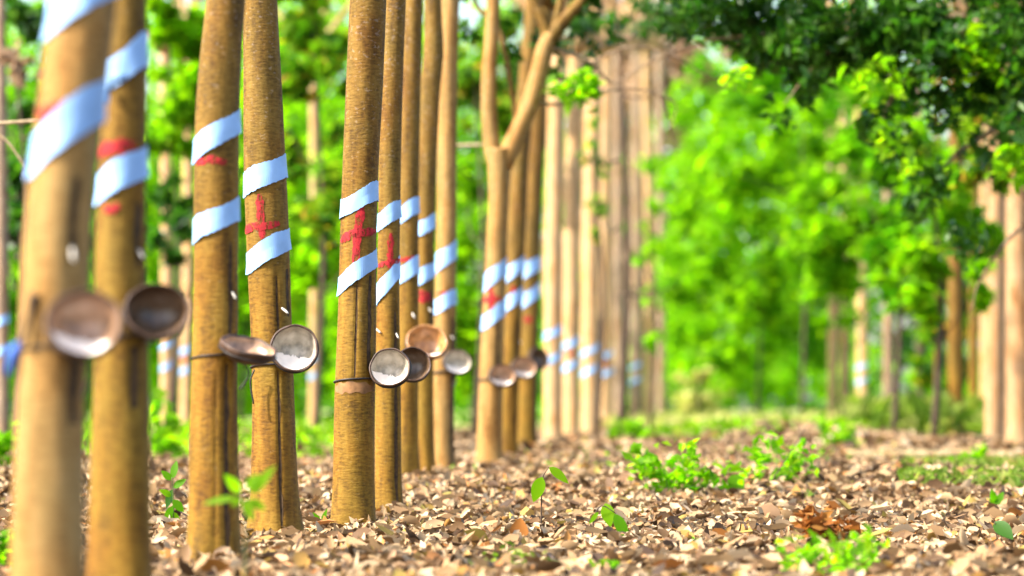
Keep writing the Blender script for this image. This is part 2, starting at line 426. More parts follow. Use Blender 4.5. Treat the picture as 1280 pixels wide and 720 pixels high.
def band_geo(st, z0, amp, width, thick=.002, full=True, a0=-math.pi, a1=math.pi, seed=0):
    """a plastic strip wound round the stem, low on its left and high on its right"""
    rr = random.Random(seed); n = 64; V = []; Fc = []
    ph = rr.uniform(0, 6)
    for i in range(n + 1):
        th = a0 + (a1 - a0) * i / n
        zc = z0 + amp * math.sin(th) + .004 * math.sin(th * 3 + ph)
        w = width * (1 + .06 * math.sin(th * 2 + ph))
        w *= 1 + .05 * rr.uniform(-1, 1); top, bot = zc + w / 2, zc - w / 2
        flare = .0045 + .003 * math.sin(th * 4 + ph)
        V += [st.pt(th, top, .001), st.pt(th, top, .001 + thick), st.pt(th, zc, .0022 + thick), st.pt(th, bot, flare + thick), st.pt(th, bot, flare), st.pt(th, zc, .0022)]
    for i in range(n):
        for k in range(6):
            Fc.append((i * 6 + k, (i + 1) * 6 + k, (i + 1) * 6 + (k + 1) % 6, i * 6 + (k + 1) % 6))
    Fc.append((0, 1, 2, 3, 4, 5)); Fc.append(tuple(n * 6 + k for k in (5, 4, 3, 2, 1, 0)))
    return V, Fc

def stroke_geo(st, line, wpx, off=.0022, seed=0, n=22):
    """a brush stroke on the bark along photo points"""
    rr = random.Random(seed)
    q = spline(line, n); V = []; Fc = []
    for i in range(n):
        t = q[min(i + 1, n - 1)] - q[max(i - 1, 0)]; t = t / (np.hypot(*t) + 1e-6)
        nx, ny = -t[1], t[0]
        e = min(1, .55 + 2.2 * min(i, n - 1 - i) / n)
        w = wpx * .42 * e * (1 + .16 * math.sin(i * .9 + seed) + rr.uniform(-.12, .12))
        for kk in (-1, -.5, 0, .5, 1):
            px, py = q[i][0] + nx * w * kk, q[i][1] + ny * w * kk
            z = st.zof(py); th = st.theta(px, z); V.append(st.pt(th, z, off + .0003 * (1 - kk * kk)))
    for i in range(n - 1):
        for k in range(4): Fc.append((i * 5 + k, i * 5 + k + 1, (i + 1) * 5 + k + 1, (i + 1) * 5 + k))
    return V, Fc

def groove_geo(st, u, w, z0, z1, seed=0):
    rr = random.Random(seed); V = []; Fc = []; n = max(8, int((z1 - z0) / .025)); cols = 5
    for i in range(n + 1):
        z = z0 + (z1 - z0) * i / n; e = .5 + min(1, 6 * min(i, n - i) / n) * .5
        ww = w * e * (1 + rr.uniform(-.25, .25)); sh = w * .15 * math.sin(i * .8 + seed)
        for k in range(cols):
            V.append(st.pt(u + sh + ww * (k / (cols - 1) * 2 - 1) * .8, z, .0018))
    for i in range(n):
        for k in range(cols - 1): Fc.append((i * cols + k, i * cols + k + 1, (i + 1) * cols + k + 1, (i + 1) * cols + k))
    return V, Fc

def crown(root, top, D, r_, n, m, leafL=.13, spread=1.6, z0=4.6, z1=None, limbs=4, limb_mat=None, rad=.06):
    """limbs and leaves above the stem"""
    top = Vector(top); z1 = z1 or max(8.0, top.z + 2.6); rr = random.Random(int(D * 100)); parts = []
    for k in range(limbs):
        a = 2 * math.pi * (k + rr.uniform(-.3, .3)) / limbs
        e = top + Vector((math.cos(a) * spread * rr.uniform(.6, 1), math.sin(a) * spread * rr.uniform(.6, 1), (z1 - top.z) * rr.uniform(.55, .95)))
        mid = top.lerp(e, .5) + Vector((0, 0, -.15))
        pts = spline([top - Vector((0, 0, .08)), mid, e], 9)
        link('limb', *tube_geo(pts, np.linspace(rad, rad * .25, 9), 8, .05), limb_mat or M['bark'], root)
        parts.append(cloud(e, (spread * .6, spread * .6, spread * .42), n // limbs, leafL, r_, .25))
        parts.append(cloud(mid, (spread * .4, spread * .4, spread * .3), n // limbs // 3, leafL, r_, .25))
    return foliage('crown', parts, m, root)

TAPPED = 'tapped rubber trees in the left row'
STEMS = {}
def rubber_tree(key, rows, D, label, bands=(), marks=(), grooves=(), spouts=(), top=4.9, seed=0, m='bark', crown_n=380, crown_m='mixed', flare=.2, group=TAPPED, seg=64, with_crown=True, pale=None):
    st = Stem(rows, D, top, seed, flare); STEMS[key] = st
    gs = []
    for (px, py0, py1, wpx) in grooves:
        z1, z0 = st.zof(py0), st.zof(py1); th = st.theta(px, (z0 + z1) / 2); cx, r = st.axis((z0 + z1) / 2)
        w = wpx * D / F / 2 / max(.35, math.cos(th)) / r
        gs.append((th, w, max(z0, st.gz), z1)); st.grooves.append((th, w, .007, max(z0, st.gz), z1))
    root = thing('rubber_tree', st.base, label, 'tree', group)
    st.root = root
    link('trunk', *st.mesh(seg), M[m], root)
    for i, g in enumerate(gs): link('tapping_scar', *groove_geo(st, *g, seed + i), M['groove'], root)
    for i, b in enumerate(bands):
        pyl, pyr, wpx = b     # centre height at the left and the right edge
        zl, zr = st.zof(pyl), st.zof(pyr)
        link('plastic_band', *band_geo(st, (zl + zr) / 2, (zr - zl) / 2, wpx * D / F, seed=seed * 3 + i), M['plastic'], root, smooth_shade=False)
    if marks:
        for i, (line, w) in enumerate(marks): link('paint_mark', *stroke_geo(st, line, w, .0022 + .0016 * i, seed * 7 + i), M['red'], root)
    if pale:
        mb = MB()
        for i, (line, w) in enumerate(pale): mb.add(stroke_geo(st, line, w, .0016, seed * 11 + i))
        link('bark_scar', mb.v, mb.f, M['scar_pale'], root)
    for (px, py, lpx, ang) in spouts:
        z = st.zof(py); th = st.theta(px, z); p = st.pt(th, z, .004); s = D / F
        a = math.radians(ang); d = Vector((math.cos(a), -.3, -math.sin(a))).normalized(); L = lpx * s
        sd = Vector((math.sin(a), 0, math.cos(a))); L *= .8
        V = []; w = L * .15
        for t, ww in ((-.5, .6), (-.1, 1), (.3, .9), (.5, .35)):
            c = p + d * (L * t) + Vector((0, -.012, 0))
            V += [c + sd * w * ww, c + Vector((0, -.006, 0)), c - sd * w * ww, c + Vector((0, .008, 0))]
        Fc = [(i * 4 + k, i * 4 + (k + 1) % 4, (i + 1) * 4 + (k + 1) % 4, (i + 1) * 4 + k) for i in range(3) for k in range(4)] + [(3, 2, 1, 0), (12, 13, 14, 15)]
        link('spout', V, Fc, M['latex'], root)
    if with_crown:
        x, r = st.axis(st.top)
        crown(root, (x, D, st.top), D, rng, crown_n, M[crown_m], limb_mat=M[m], rad=float(r))
    return st

rubber_tree('a', [(57, 822, 94), (59, 720, 92), (61, 600, 88), (63, 500, 86), (67, 400, 88), (72, 300, 87), (80, 200, 84), (93, 100, 82), (104, 0, 84)], 8.12,
    'widest rubber tree, at the left picture edge, red smear above its lower band',
    bands=[(26, -34, 58), (198, 124, 58)], marks=[([(50, 152), (68, 143), (94, 141)], 26)], m='bark_warm', spouts=[(97, 320, 24, 80)],
    grooves=[(98, 215, 330, 11), (98, 440, 540, 13)], seed=1)
rubber_tree('b', [(150, 770, 80), (150, 720, 78), (151, 600, 76), (152, 500, 71), (151, 400, 68), (150, 300, 64), (153, 200, 60), (156, 100, 54), (156, 0, 53)], 9.7,
    'rubber tree just right of the leftmost trunk, red paint above and below its lower band',
    bands=[(106, 62, 42), (238, 202, 40)], marks=[([(122, 193), (145, 186), (172, 183)], 21), ([(134, 260), (142, 264), (152, 258)], 12)], spouts=[(179, 318, 17, 60)],
    grooves=[(176, 250, 330, 9), (172, 425, 520, 12)], seed=2)
rubber_tree('c', [(267, 714, 64), (267, 600, 62), (268, 500, 59), (270, 400, 56), (270, 300, 54), (270, 200, 57), (273, 100, 55), (282, 0, 50)], 12.4,
    'rubber tree with a thin red stroke below its upper band and an edge-on cup',
    bands=[(190, 152, 31), (290, 262, 30)], marks=[([(247, 206), (262, 201), (284, 205)], 12)], spouts=[(293, 370, 14, 60)],
    grooves=[(244, 440, 706, 6), (290, 300, 430, 6), (286, 455, 690, 7), (272, 470, 690, 3)], seed=3)
rubber_tree('d', [(344, 679, 64), (343, 600, 59), (342, 500, 54), (339, 400, 52), (335, 300, 53), (330, 200, 52), (328, 100, 48), (325, 0, 42)], 14.7,
    'rubber tree with a red anchor-like mark and a round cup facing out',
    bands=[(232, 208, 30), (330, 298, 28)], marks=[([(326, 244), (327, 265), (330, 300)], 11), ([(308, 292), (318, 284), (332, 284), (350, 280)], 12)], spouts=[(357, 389, 15, 40)],
    grooves=[(349, 345, 450, 3), (352, 465, 660, 4), (316, 470, 560, 3), (361, 330, 400, 4)], seed=4)
rubber_tree('e', [(441, 668, 54), (442, 600, 52), (443, 500, 50), (446, 400, 48), (448, 300, 47), (451, 200, 46), (456, 100, 46), (460, 0, 46)], 16.0,
    'thick sharp rubber tree with a large red cross between two crisp bands',
    bands=[(263, 238, 24), (358, 322, 24)], marks=[([(454, 257), (448, 290), (445, 336)], 12), ([(427, 303), (440, 293), (455, 292), (470, 289)], 12)], spouts=[],
    grooves=[(431, 366, 470, 5), (446, 352, 473, 3), (463, 345, 470, 6)], pale=[([(420, 487), (440, 484), (466, 486)], 16)], seed=5)
rubber_tree('f', [(485, 652, 35), (485, 600, 33), (485, 500, 32), (485, 400, 30), (486, 300, 28), (487, 200, 28), (490, 100, 27), (495, 0, 25)], 17.6,
    'slim rubber tree directly behind the thick red-cross trunk, with a smaller red cross',
    bands=[(279, 260, 23), (370, 333, 26)], marks=[([(489, 292), (488, 318), (487, 336)], 9), ([(473, 333), (488, 328), (504, 326)], 8)], spouts=[(474, 414, 11, 40), (497, 420, 10, 65)],
    grooves=[(496, 385, 640, 5), (478, 380, 470, 2)], seed=6)
rubber_tree('g', [(509, 612, 30), (509, 500, 28), (510, 400, 27), (510, 300, 26), (511, 200, 26), (513, 100, 26), (517, 0, 25)], 21.6,
    'rubber tree between the smaller red-cross trunk and the knotted trunk',
    bands=[(272, 255, 21), (347, 330, 22)], marks=[([(500, 326), (510, 324), (520, 322)], 7)], spouts=[(517, 395, 10, 60)],
    grooves=[(502, 360, 440, 3)], seed=7)
rubber_tree('h', [(530, 604, 27), (530, 500, 25), (530, 400, 24), (531, 300, 24), (533, 200, 26), (538, 100, 25), (543, 68, 26), (541, 30, 23), (541, 0, 22)], 23.4,
    'rubber tree with a knot near the top and a red blot under its lower band',
    bands=[(290, 276, 19), (352, 336, 20)], marks=[([(522, 366), (530, 372), (538, 368)], 16)], spouts=[(538, 388, 8, 60)],
    grooves=[(540, 360, 420, 4)], seed=8)
rubber_tree('i', [(553, 596, 30), (554, 500, 28), (556, 400, 27), (558, 300, 25), (559, 200, 24), (560, 100, 24), (563, 0, 22)], 25.8,
    'straight slender rubber tree standing alone before the forked tree, pale yellowish trunk',
    bands=[(330, 312, 24), (385, 370, 19)], marks=[([(545, 368), (553, 366), (562, 366)], 4)], m='bark_warm', spouts=[(566, 422, 8, 50)],
    grooves=[(566, 395, 590, 5)], seed=9)
stj = rubber_tree('j', [(611, 592, 34), (613, 500, 30), (617, 400, 28), (621, 300, 26), (624, 240, 25), (624, 205, 31), (623, 186, 34)], 28.0,
    'forked rubber tree splitting into a wide V of two limbs',
    bands=[(354, 332, 22), (405, 384, 20)], marks=[([(613, 358), (614, 375), (613, 388)], 9), ([(603, 376), (614, 374), (626, 374)], 9)], spouts=[],
    m='bark_warm', grooves=[(622, 395, 470, 4)], seed=10, top=0, with_crown=False)
rubber_tree('k', [(634, 580, 24), (636, 500, 24), (640, 400, 24), (645, 300, 24), (650, 200, 22), (659, 100, 21), (668, 0, 21)], 32.0,
    'slim rubber tree directly behind the right side of the forked tree',
    bands=[(346, 328, 19), (384, 366, 18)], marks=[([(642, 358), (641, 372), (640, 382)], 8)], spouts=[(650, 428, 7, 60)],
    grooves=[(646, 400, 460, 3)], seed=11)
rubber_tree('l', [(657, 570, 28), (658, 500, 27), (661, 400, 26), (663, 300, 25), (668, 200, 24), (673, 100, 24), (682, 0, 24)], 36.0,
    'dark leaning rubber tree last of the crowded row before the pale far trunks',
    bands=[(343, 328, 18), (381, 362, 18)], marks=[([(652, 376), (660, 374), (668, 373)], 8), ([(657, 396), (660, 400), (664, 398)], 9)], spouts=[],
    grooves=[(671, 390, 560, 4)], seed=12)

make_litter()
# the loose end of the twisted strip on the second trunk
def band_tail():
    st = STEMS['b']; q = spline([(156, 92), (143, 101), (136, 112), (131, 128)], 14); V = []; Fc = []; n = 14
    for i in range(n):
        w = (13, 5, 4, 9)[min(3, i * 4 // n)]; z = st.zof(q[i][1]); d = st.D - .09 - .012 * math.sin(i * .6)
        a, b = P(q[i][0] - w * .5, q[i][1] - w * .35, d), P(q[i][0] + w * .5, q[i][1] + w * .35, d + .01)
        t = Vector((0, -.003, 0)); V += [a, b, b + t, a + t]
    for i in range(n - 1):
        for k in range(4): Fc.append((i * 4 + k, i * 4 + (k + 1) % 4, (i + 1) * 4 + (k + 1) % 4, (i + 1) * 4 + k))
    Fc += [(3, 2, 1, 0), tuple((n - 1) * 4 + k for k in range(4))]
    link('band_tail', V, Fc, M['plastic'], st.root)
band_tail()

# the limbs of the forked tree
def limb(root, line, D, m='bark', name='limb', n=14, seg=10, dy=0.):
    pts = [P(px, py, D + dy * k) for k, (px, py, w) in enumerate(line)]
    q = spline([(*p, w / 2 * D / F) for p, (_, _, w) in zip(pts, line)], n)
    return link(name, *tube_geo([Vector(v[:3]) for v in q], q[:, 3], seg, .04), M[m], root)
rj = stj.root
limb(rj, [(621, 208, 25), (613, 168, 21), (611, 100, 19), (616, 20, 19), (618, -120, 15), (600, -260, 8)], 28, 'bark_warm')
limb(rj, [(627, 208, 27), (646, 168, 25), (666, 120, 23), (680, 65, 23), (688, 42, 19)], 28, 'bark_warm')
limb(rj, [(686, 52, 16), (676, 20, 13), (664, -10, 9), (650, -120, 6)], 28)
limb(rj, [(684, 55, 20), (705, 25, 17), (730, -5, 13), (780, -90, 10), (800, -220, 6)], 28)
limb(rj, [(690, 45, 12), (698, 15, 10), (702, -20, 9), (705, -150, 6)], 28)
limb(rj, [(648, 165, 7), (625, 40, 7), (596, 8, 6), (580, -40, 4)], 28, dy=.15)
for ln in ([(668, 128, 6), (700, 130, 4), (740, 116, 4), (790, 111, 3), (822, 118, 3), (834, 140, 3), (838, 168, 2)],
           [(690, 60, 6), (740, 78, 4), (765, 104, 3), (800, 84, 3), (850, 62, 3), (905, 44, 2)],
           [(740, 78, 4), (780, 60, 3), (830, 64, 3), (880, 92, 2), (920, 110, 1.5)],
           [(822, 118, 3), (845, 130, 2), (838, 160, 1.5)]):
    limb(rj, ln, 28, 'bark_grey', 'branch', 20, 7, dy=.05)
def spray(root, px, py, D, rx, ry, n, L, m, name='leaf_spray', droop=.5, wl=.5, clump=.3):
    c = P(px, py, D); s = D / F
    o = foliage(name, [cloud(c, (rx * s, rx * s, ry * s), n, L, rng, clump, max(3, n // 12), droop, wl)], m, root)
    return o
spray(rj, 717, 111, 27.7, 36, 13, 170, .10, M['lime'], droop=.1, wl=.65, clump=.75)
fol = []
for (px, py, rx, ry, n) in ((665, 70, 40, 50, 110), (745, 55, 40, 30, 60), (630, -40, 120, 60, 400), (730, 0, 60, 25, 120), (800, -60, 110, 60, 500), (590, 30, 25, 30, 40), (850, 30, 60, 26, 120)):
    fol.append(cloud(P(px, py, 28.4), (rx * 28 / F, rx * 28 / F, ry * 28 / F), n, .12, rng, .3))
foliage('crown', fol, M['deep'], rj)

# ---------------------------------------------------------------- latex cups
def cup_mat(name, inner, rough=.35):
    m, nt, N, L, b = mat(name)
    tc = N.new('ShaderNodeTexCoord'); n = N.new('ShaderNodeTexNoise'); n.inputs['Scale'].default_value = 22; n.inputs['Detail'].default_value = 5
    L.new(tc.outputs['Object'], n.inputs['Vector'])
    r = ramp(N, [(.32, tuple(c * .45 for c in inner)), (.52, inner), (.72, tuple(min(.85, c * 1.25 + .04) for c in inner))])
    L.new(n.outputs['Fac'], r.inputs['Fac']); L.new(r.outputs['Color'], b.inputs['Base Color'])
    b.inputs['Roughness'].default_value = rough; b.inputs['Specular IOR Level'].default_value = .5
    bm = N.new('ShaderNodeBump'); bm.inputs['Strength'].default_value = .3; bm.inputs['Distance'].default_value = .005
    L.new(n.outputs['Fac'], bm.inputs['Height']); L.new(bm.outputs['Normal'], b.inputs['Normal'])
    return m
CM = {'grey': cup_mat('greyish_cup_lining', (.36, .32, .25)), 'white': cup_mat('milky_cup_lining', (.30, .175, .10), .35),
      'brown': cup_mat('brown_cup_lining', (.11, .065, .035)), 'orange': cup_mat('orange_cup_lining', (.36, .17, .055)), 'shell': cup_mat('coconut_shell', (.055, .024, .010), .6),
      'pool': simple('lit_dried_latex', (.80, .73, .66), .35, .12, 18, .5)}

def latex_cup(st, px, py, rpx, label, yaw, pitch, lining, strap_py, depth=.75, pool=.3, seed=0, tail=None, knot=None, squash=1.0, shell='shell', stick=None):
    """half-shell cup on a wire round the stem; yaw to the right and pitch upwards of its open side, from straight at the camera"""
    rr = random.Random(seed); D = st.D; zc = st.zof(py)
    R = rpx * D / F
    cx, r = st.axis(zc)
    x = P(px, py, D).x
    dx = x - cx
    off = 0.0
    ya, pa = math.radians(yaw), math.radians(pitch)
    ax = Vector((math.sin(ya) * math.cos(pa), -math.cos(ya) * math.cos(pa), math.sin(pa)))   # out of the opening
    while True:                     # the bowl touches the bark and does not sink into it
        c = P(px, py, D - off); worst = 9
        for t, q in ((1.0, .0), (.9, .45), (.7, .72), (.4, .92)):
            for k in range(12):
                e1 = ax.orthogonal().normalized(); e2 = ax.cross(e1); a = k * math.pi / 6
                v = c - ax * (R * depth * 1.25 * t) + (e1 * math.cos(a) + e2 * math.sin(a)) * (R * q)
                worst = min(worst, math.hypot(v.x - cx, v.y - D) - r)
        if worst > -.004: break
        off += .004
    root = thing('latex_cup', c, label, 'cup', 'half-shell cups wired to the rubber trees')
    u = Vector((0, 0, 1)) - ax * ax.z; u.normalize(); w = ax.cross(u)
    seg, nr = 40, 10; ph = rr.uniform(0, 6)
    def ring(t, rad, dep):
        out = []
        for k in range(seg):
            a = 2 * math.pi * k / seg
            q = rad * (1 + .02 * math.sin(3 * a + ph) + .012 * math.sin(7 * a + ph * 2))
            out.append(c + u * (q * math.sin(a) * squash) + w * (q * math.cos(a)) - ax * dep + ax * (R * .018 * math.sin(5 * a + ph)) * t)
        return out
    def dome(Ro, dep0, flip, lip=0):
        V = []; Fc = []
        for i in range(nr):
            f = i / nr * math.pi / 2
            V += ring(1 - i / nr, Ro * math.cos(f) ** .9, Ro * depth * 2 * .5 * math.sin(f) * 1.25 + dep0)
        V.append(c - ax * (Ro * depth * 1.25 + dep0))
        for i in range(nr - 1):
            for k in range(seg):
                q = (i * seg + k, i * seg + (k + 1) % seg, (i + 1) * seg + (k + 1) % seg, (i + 1) * seg + k); Fc.append(q[::-1] if flip else q)
        for k in range(seg):
            q = ((nr - 1) * seg + k, (nr - 1) * seg + (k + 1) % seg, nr * seg); Fc.append(q[::-1] if flip else q)
        return V, Fc
    mb = MB().add(dome(R, 0, False))
    ri = ring(1, R, 0) + ring(1, R * .985, -.004) + ring(1, R * .93, -.003) + ring(1, R * .905, .003)
    mb.add((ri, [(j * seg + k, (j + 1) * seg + k, (j + 1) * seg + (k + 1) % seg, j * seg + (k + 1) % seg) for j in range(3) for k in range(seg)]))
    body = link('bowl', mb.v, mb.f, CM[shell], root)
    lin = link('lining', *dome(R * .905, .003, True), CM[lining], root)
    if pool > 0:    # dried latex skin; its white also paints the light in the lower bowl
        V = []; Fc = []; n1, n2 = 12, 8
        for i in range(n1 + 1):
            a = -math.pi / 2 + (i / n1 * 2 - 1) * 1.25 + .2
            for j in range(n2 + 1):
                f = math.radians(8 + j / n2 * 74 * (1 - .3 * abs(i / n1 * 2 - 1) ** 2 + .06 * math.sin(i * 2.1)))
                q = R * .905 * math.cos(f) ** .9 * .985; dp = R * .905 * depth * 1.25 * math.sin(f) * .985 + .003
                V.append(c + u * (q * math.sin(a) * squash) + w * (q * math.cos(a)) - ax * (dp - .002))
        for i in range(n1):
            for j in range(n2): Fc.append((i * (n2 + 1) + j, (i + 1) * (n2 + 1) + j, (i + 1) * (n2 + 1) + j + 1, i * (n2 + 1) + j + 1))
        link('lit_latex_skin', V, Fc, CM['pool'], lin)
    # wire: round the trunk and round the cup
    zs = st.zof(strap_py); wr = max(.0035, 2.6 * D / F * .5)
    ringp = [st.pt(2 * math.pi * k / 48, zs + .01 * math.sin(2 * math.pi * k / 48 + 1), wr * .8) for k in range(48)]
    wm = MB().add(tube_geo(ringp, [wr] * 48, 6, 0, True))
    loop = []
    for k in range(32):
        a = 2 * math.pi * k / 32
        loop.append(c + u * (R * 1.0 * math.sin(a) * squash) + w * (R * 1.0 * math.cos(a)) - ax * (R * .22))
    wm.add(tube_geo(loop, [wr * .8] * 32, 6, 0, True))
    back = c - ax * R * .25 - u * R * .97 * squash
    th0 = st.theta(P(px, py, D).x * F / D + 640, zs)
    for s in (-.25, .25):
        e = st.pt(th0 + s, zs, .004); wm.add(tube_geo(spline([e, e.lerp(back, .5) + Vector((0, -.01, -.012)), back], 8), [wr * .8] * 8, 6))
    link('wire_hanger', wm.v, wm.f, M['wire'], root)
    if tail:
        pts = [P(a, b, D - off * .8) for a, b in tail]
        link('wire_tail', *tube_geo(spline(pts, 14), [wr * .9] * 14, 6), M['wire'], root)
    if stick:
        pts = [P(a, b, D - float(r) * 1.02) for a, b in stick]
        link('wedge_stick', *tube_geo(spline(pts, 10), np.linspace(.007, .009, 10), 7, .1), M['twig'], root)
    if knot:
        pts = [P(a, b, D - float(r) * .5) for a, b in knot]
        link('blue_tie', *tube_geo(spline(pts, 10), [.006, .011, .013, .012, .014, .012, .013, .01, .011, .005], 8, .15), M['blue'], root)
    return root

S = STEMS
latex_cup(S['a'], 105, 403, 47, 'blurred milky half-shell cup on the leftmost trunk, tilted up', 8, 22, 'white', 438, squash=.95, seed=1,
          tail=[(104, 440), (112, 460), (118, 452), (108, 486), (104, 500)], stick=[(29, 432), (35, 402), (42, 366)], knot=[(10, 470), (15, 452), (20, 436), (26, 428)])
latex_cup(S['b'], 197, 388, 41, 'brown half-shell cup jutting right from the second trunk', 12, 14, 'brown', 425, squash=.86, seed=2, pool=0)
latex_cup(S['c'], 311, 432, 36, 'cup seen edge-on in profile, wired to the right side of its trunk', 42, 68, 'white', 447, squash=1, depth=.5, seed=3, shell='shell', tail=[(302, 452), (311, 466), (306, 478), (299, 487)])
latex_cup(S['d'], 368, 435, 30, 'round dark-rimmed cup facing the viewer, on the trunk with the anchor-like mark', 4, 10, 'grey', 458, seed=4, tail=[(318, 462), (313, 478), (317, 505)])
latex_cup(S['e'], 487, 459, 26, 'sharp greenish-grey cup wired to the thick red-cross trunk', -6, 16, 'grey', 476, squash=.96, seed=5)
latex_cup(S['f'], 517, 455, 22, 'dark brown cup half hidden behind the sharp greenish-grey cup', 15, 12, 'brown', 470, seed=6, pool=0)
latex_cup(S['g'], 534, 426, 26, 'orange-brown cup hanging above the dark brown cup', 12, 34, 'orange', 442, squash=.95, seed=7, shell='orange')
latex_cup(S['i'], 572, 452, 18, 'small pale cup on the straight slender trunk, beneath open green', 10, 14, 'grey', 466, squash=.9, seed=9, tail=[(566, 466), (570, 476), (566, 484)])
latex_cup(S['j'], 628, 469, 17, 'small blurred cup on the forked tree', 6, 18, 'white', 475, squash=.85, seed=10)
latex_cup(S['k'], 655, 459, 16, 'small cup on the trunk behind the forked tree', 8, 18, 'white', 468, squash=.85, seed=11)
latex_cup(S['l'], 674, 448, 14, 'reddish-brown cup at the right edge of the dark leaning trunk', 30, 10, 'brown', 458, seed=12, pool=0)

# ---------------------------------------------------------------- far trunks
FAR = 'pale rubber trees farther down the rows'
def far_tree(px, w, D, label, lean=0, m='bark_sunlit', band=True, mark=False, top=None, crown_m='dry', crown_n=None, top_py=None, bandpy=None):
    p0 = P(px, 540, D); top = top or 5.2 + max(0, D - 48) * .1
    rj_ = random.Random(px); lean += rj_.uniform(-5, 5); bow = rj_.uniform(-3, 3)
    zb = float(H(p0.x, D)); 
    base_py = 511 + (CAM.z - zb) * F / D
    pyU = 511 - .94 * F / D; pyL = 511 - .62 * F / D
    if bandpy: pyU, pyL = bandpy
    ytop = 60
    rows = [(px, base_py + 1, w), (px + lean * .4 + bow, (base_py + ytop) / 2, w * .92), (px + lean, ytop, w * .85)]
    h = w * .22; crown_n = crown_n or (420 if D < 60 else 160)
    b = [(pyU + h, pyU - h, .10 * F / D), (pyL + h, pyL - h, .10 * F / D)] if band else []
    mk = [([(px - w * .3, (pyU + pyL) / 2), (px + w * .3, (pyU + pyL) / 2 - 2)], .07 * F / D)] if mark else []
    return rubber_tree('far%d' % px, rows, D, label, bands=b, marks=mk, top=top, seed=int(px), m=m, crown_n=crown_n, crown_m=crown_m, group=FAR, seg=24)
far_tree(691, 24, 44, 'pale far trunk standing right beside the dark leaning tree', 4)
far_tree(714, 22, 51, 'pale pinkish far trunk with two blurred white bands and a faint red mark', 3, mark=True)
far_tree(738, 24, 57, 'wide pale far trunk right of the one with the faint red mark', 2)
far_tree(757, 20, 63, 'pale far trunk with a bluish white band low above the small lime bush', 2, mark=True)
far_tree(773, 13, 69, 'narrow olive far trunk edging the cluster of pale far trunks', 1, m='bark_grey', band=False)
far_tree(793, 14, 78, 'grey shaded far trunk behind the dangling lime leaves', 0, m='bark_grey')
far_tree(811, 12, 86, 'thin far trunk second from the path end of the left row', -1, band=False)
far_tree(826, 12, 94, 'thinnest far trunk closing the left row at the path', -2, m='bark_grey', band=False)
far_tree(1243, 25, 42, 'pale orange trunk near the right edge, left one of the wide pair', 4, m='bark_tan', band=False, crown_m='mid')
far_tree(1274, 32, 37, 'pale orange trunk cut by the right picture edge', 3, m='bark_tan', band=False, crown_m='mid')
far_tree(1258, 24, 45, 'pale orange trunk wedged between the wide pair at the right edge', 0, m='bark_tan', band=False, crown_m='mid')
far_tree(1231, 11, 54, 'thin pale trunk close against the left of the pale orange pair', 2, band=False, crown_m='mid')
far_tree(1172, 9, 58, 'thin brown trunk between the spindly one and the brown trunk', -1, m='bark', band=False, crown_m='mid')
far_tree(1195, 20, 47, 'brown trunk standing left of a thin pole-like trunk on the right side', 2, m='bark', band=False, crown_m='mid')
far_tree(1217, 12, 50, 'thin trunk between the brown trunk and the pale orange pair', 2, m='bark', band=False, crown_m='mid')
far_tree(1150, 10, 60, 'spindly brown trunk among tall grass on the right side', 1, m='bark_grey', band=False, crown_m='mid')
far_tree(1110, 13, 64, 'brown far trunk rising into green leaves right of the whitish trunks', -1, m='bark_grey', band=False, crown_m='mid')
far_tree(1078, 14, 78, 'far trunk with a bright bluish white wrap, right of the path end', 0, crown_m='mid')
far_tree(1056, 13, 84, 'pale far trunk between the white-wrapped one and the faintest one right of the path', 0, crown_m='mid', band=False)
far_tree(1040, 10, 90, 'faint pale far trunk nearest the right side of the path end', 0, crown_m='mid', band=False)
far_tree(3, 18, 38, 'background trunk with a blue band peeking out at the left picture edge', 0, m='bark_grey', crown_m='mid')
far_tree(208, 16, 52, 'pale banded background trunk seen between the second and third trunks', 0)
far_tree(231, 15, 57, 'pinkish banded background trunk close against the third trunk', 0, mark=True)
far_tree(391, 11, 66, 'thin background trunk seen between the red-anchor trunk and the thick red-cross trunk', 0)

# ---------------------------------------------------------------- background greenery
def bush(px, py, D, rx, ry, m, label, n=None, L=.26, name='understory_tree', cat='tree', trunk=True, clump=.2, extra=(), group=None, cover=5.0, droop=.4):
    s = D / F; c = P(px, py, D)
    gz = float(H(c.x, c.y)); root = thing(name, (c.x, c.y, gz), label, cat, group)
    parts = []
    for (ex, ey, ea, eb) in [(px, py, rx, ry)] + list(extra):
        cc = P(ex, ey, D); a, b = ea * s, eb * s
        k = n or int(cover * math.pi * a * b / (L * L * .25))
        parts.append(cloud(cc, (a, min(a, 2.2), b), k, L, rng, clump, max(14, k // 60), droop))
    foliage('crown' if trunk else 'foliage', parts, M[m], root)
    if trunk:
        zt = c.z + ry * s * .5
        pts = spline([(c.x, c.y, gz - .05), (c.x + .1, c.y, (gz + zt) / 2), (c.x - .05, c.y, zt)], 10)
        link('trunk', *tube_geo(pts, np.linspace(.045, .012, 10), 8, .06), M['twig'], root)
        for k in range(4):
            t = .35 + .15 * k; q = Vector((c.x, c.y, gz + (zt - gz) * t)); a = k * 1.9
            e = q + Vector((math.cos(a) * rx * s * .7, math.sin(a) * rx * s * .5, ry * s * .35))
            link('branch', *tube_geo(spline([q, q.lerp(e, .5) + Vector((0, 0, -.1)), e], 7), np.linspace(.02, .006, 7), 6), M['twig'], root)
    return root

UN = 'green understory trees behind the rows'
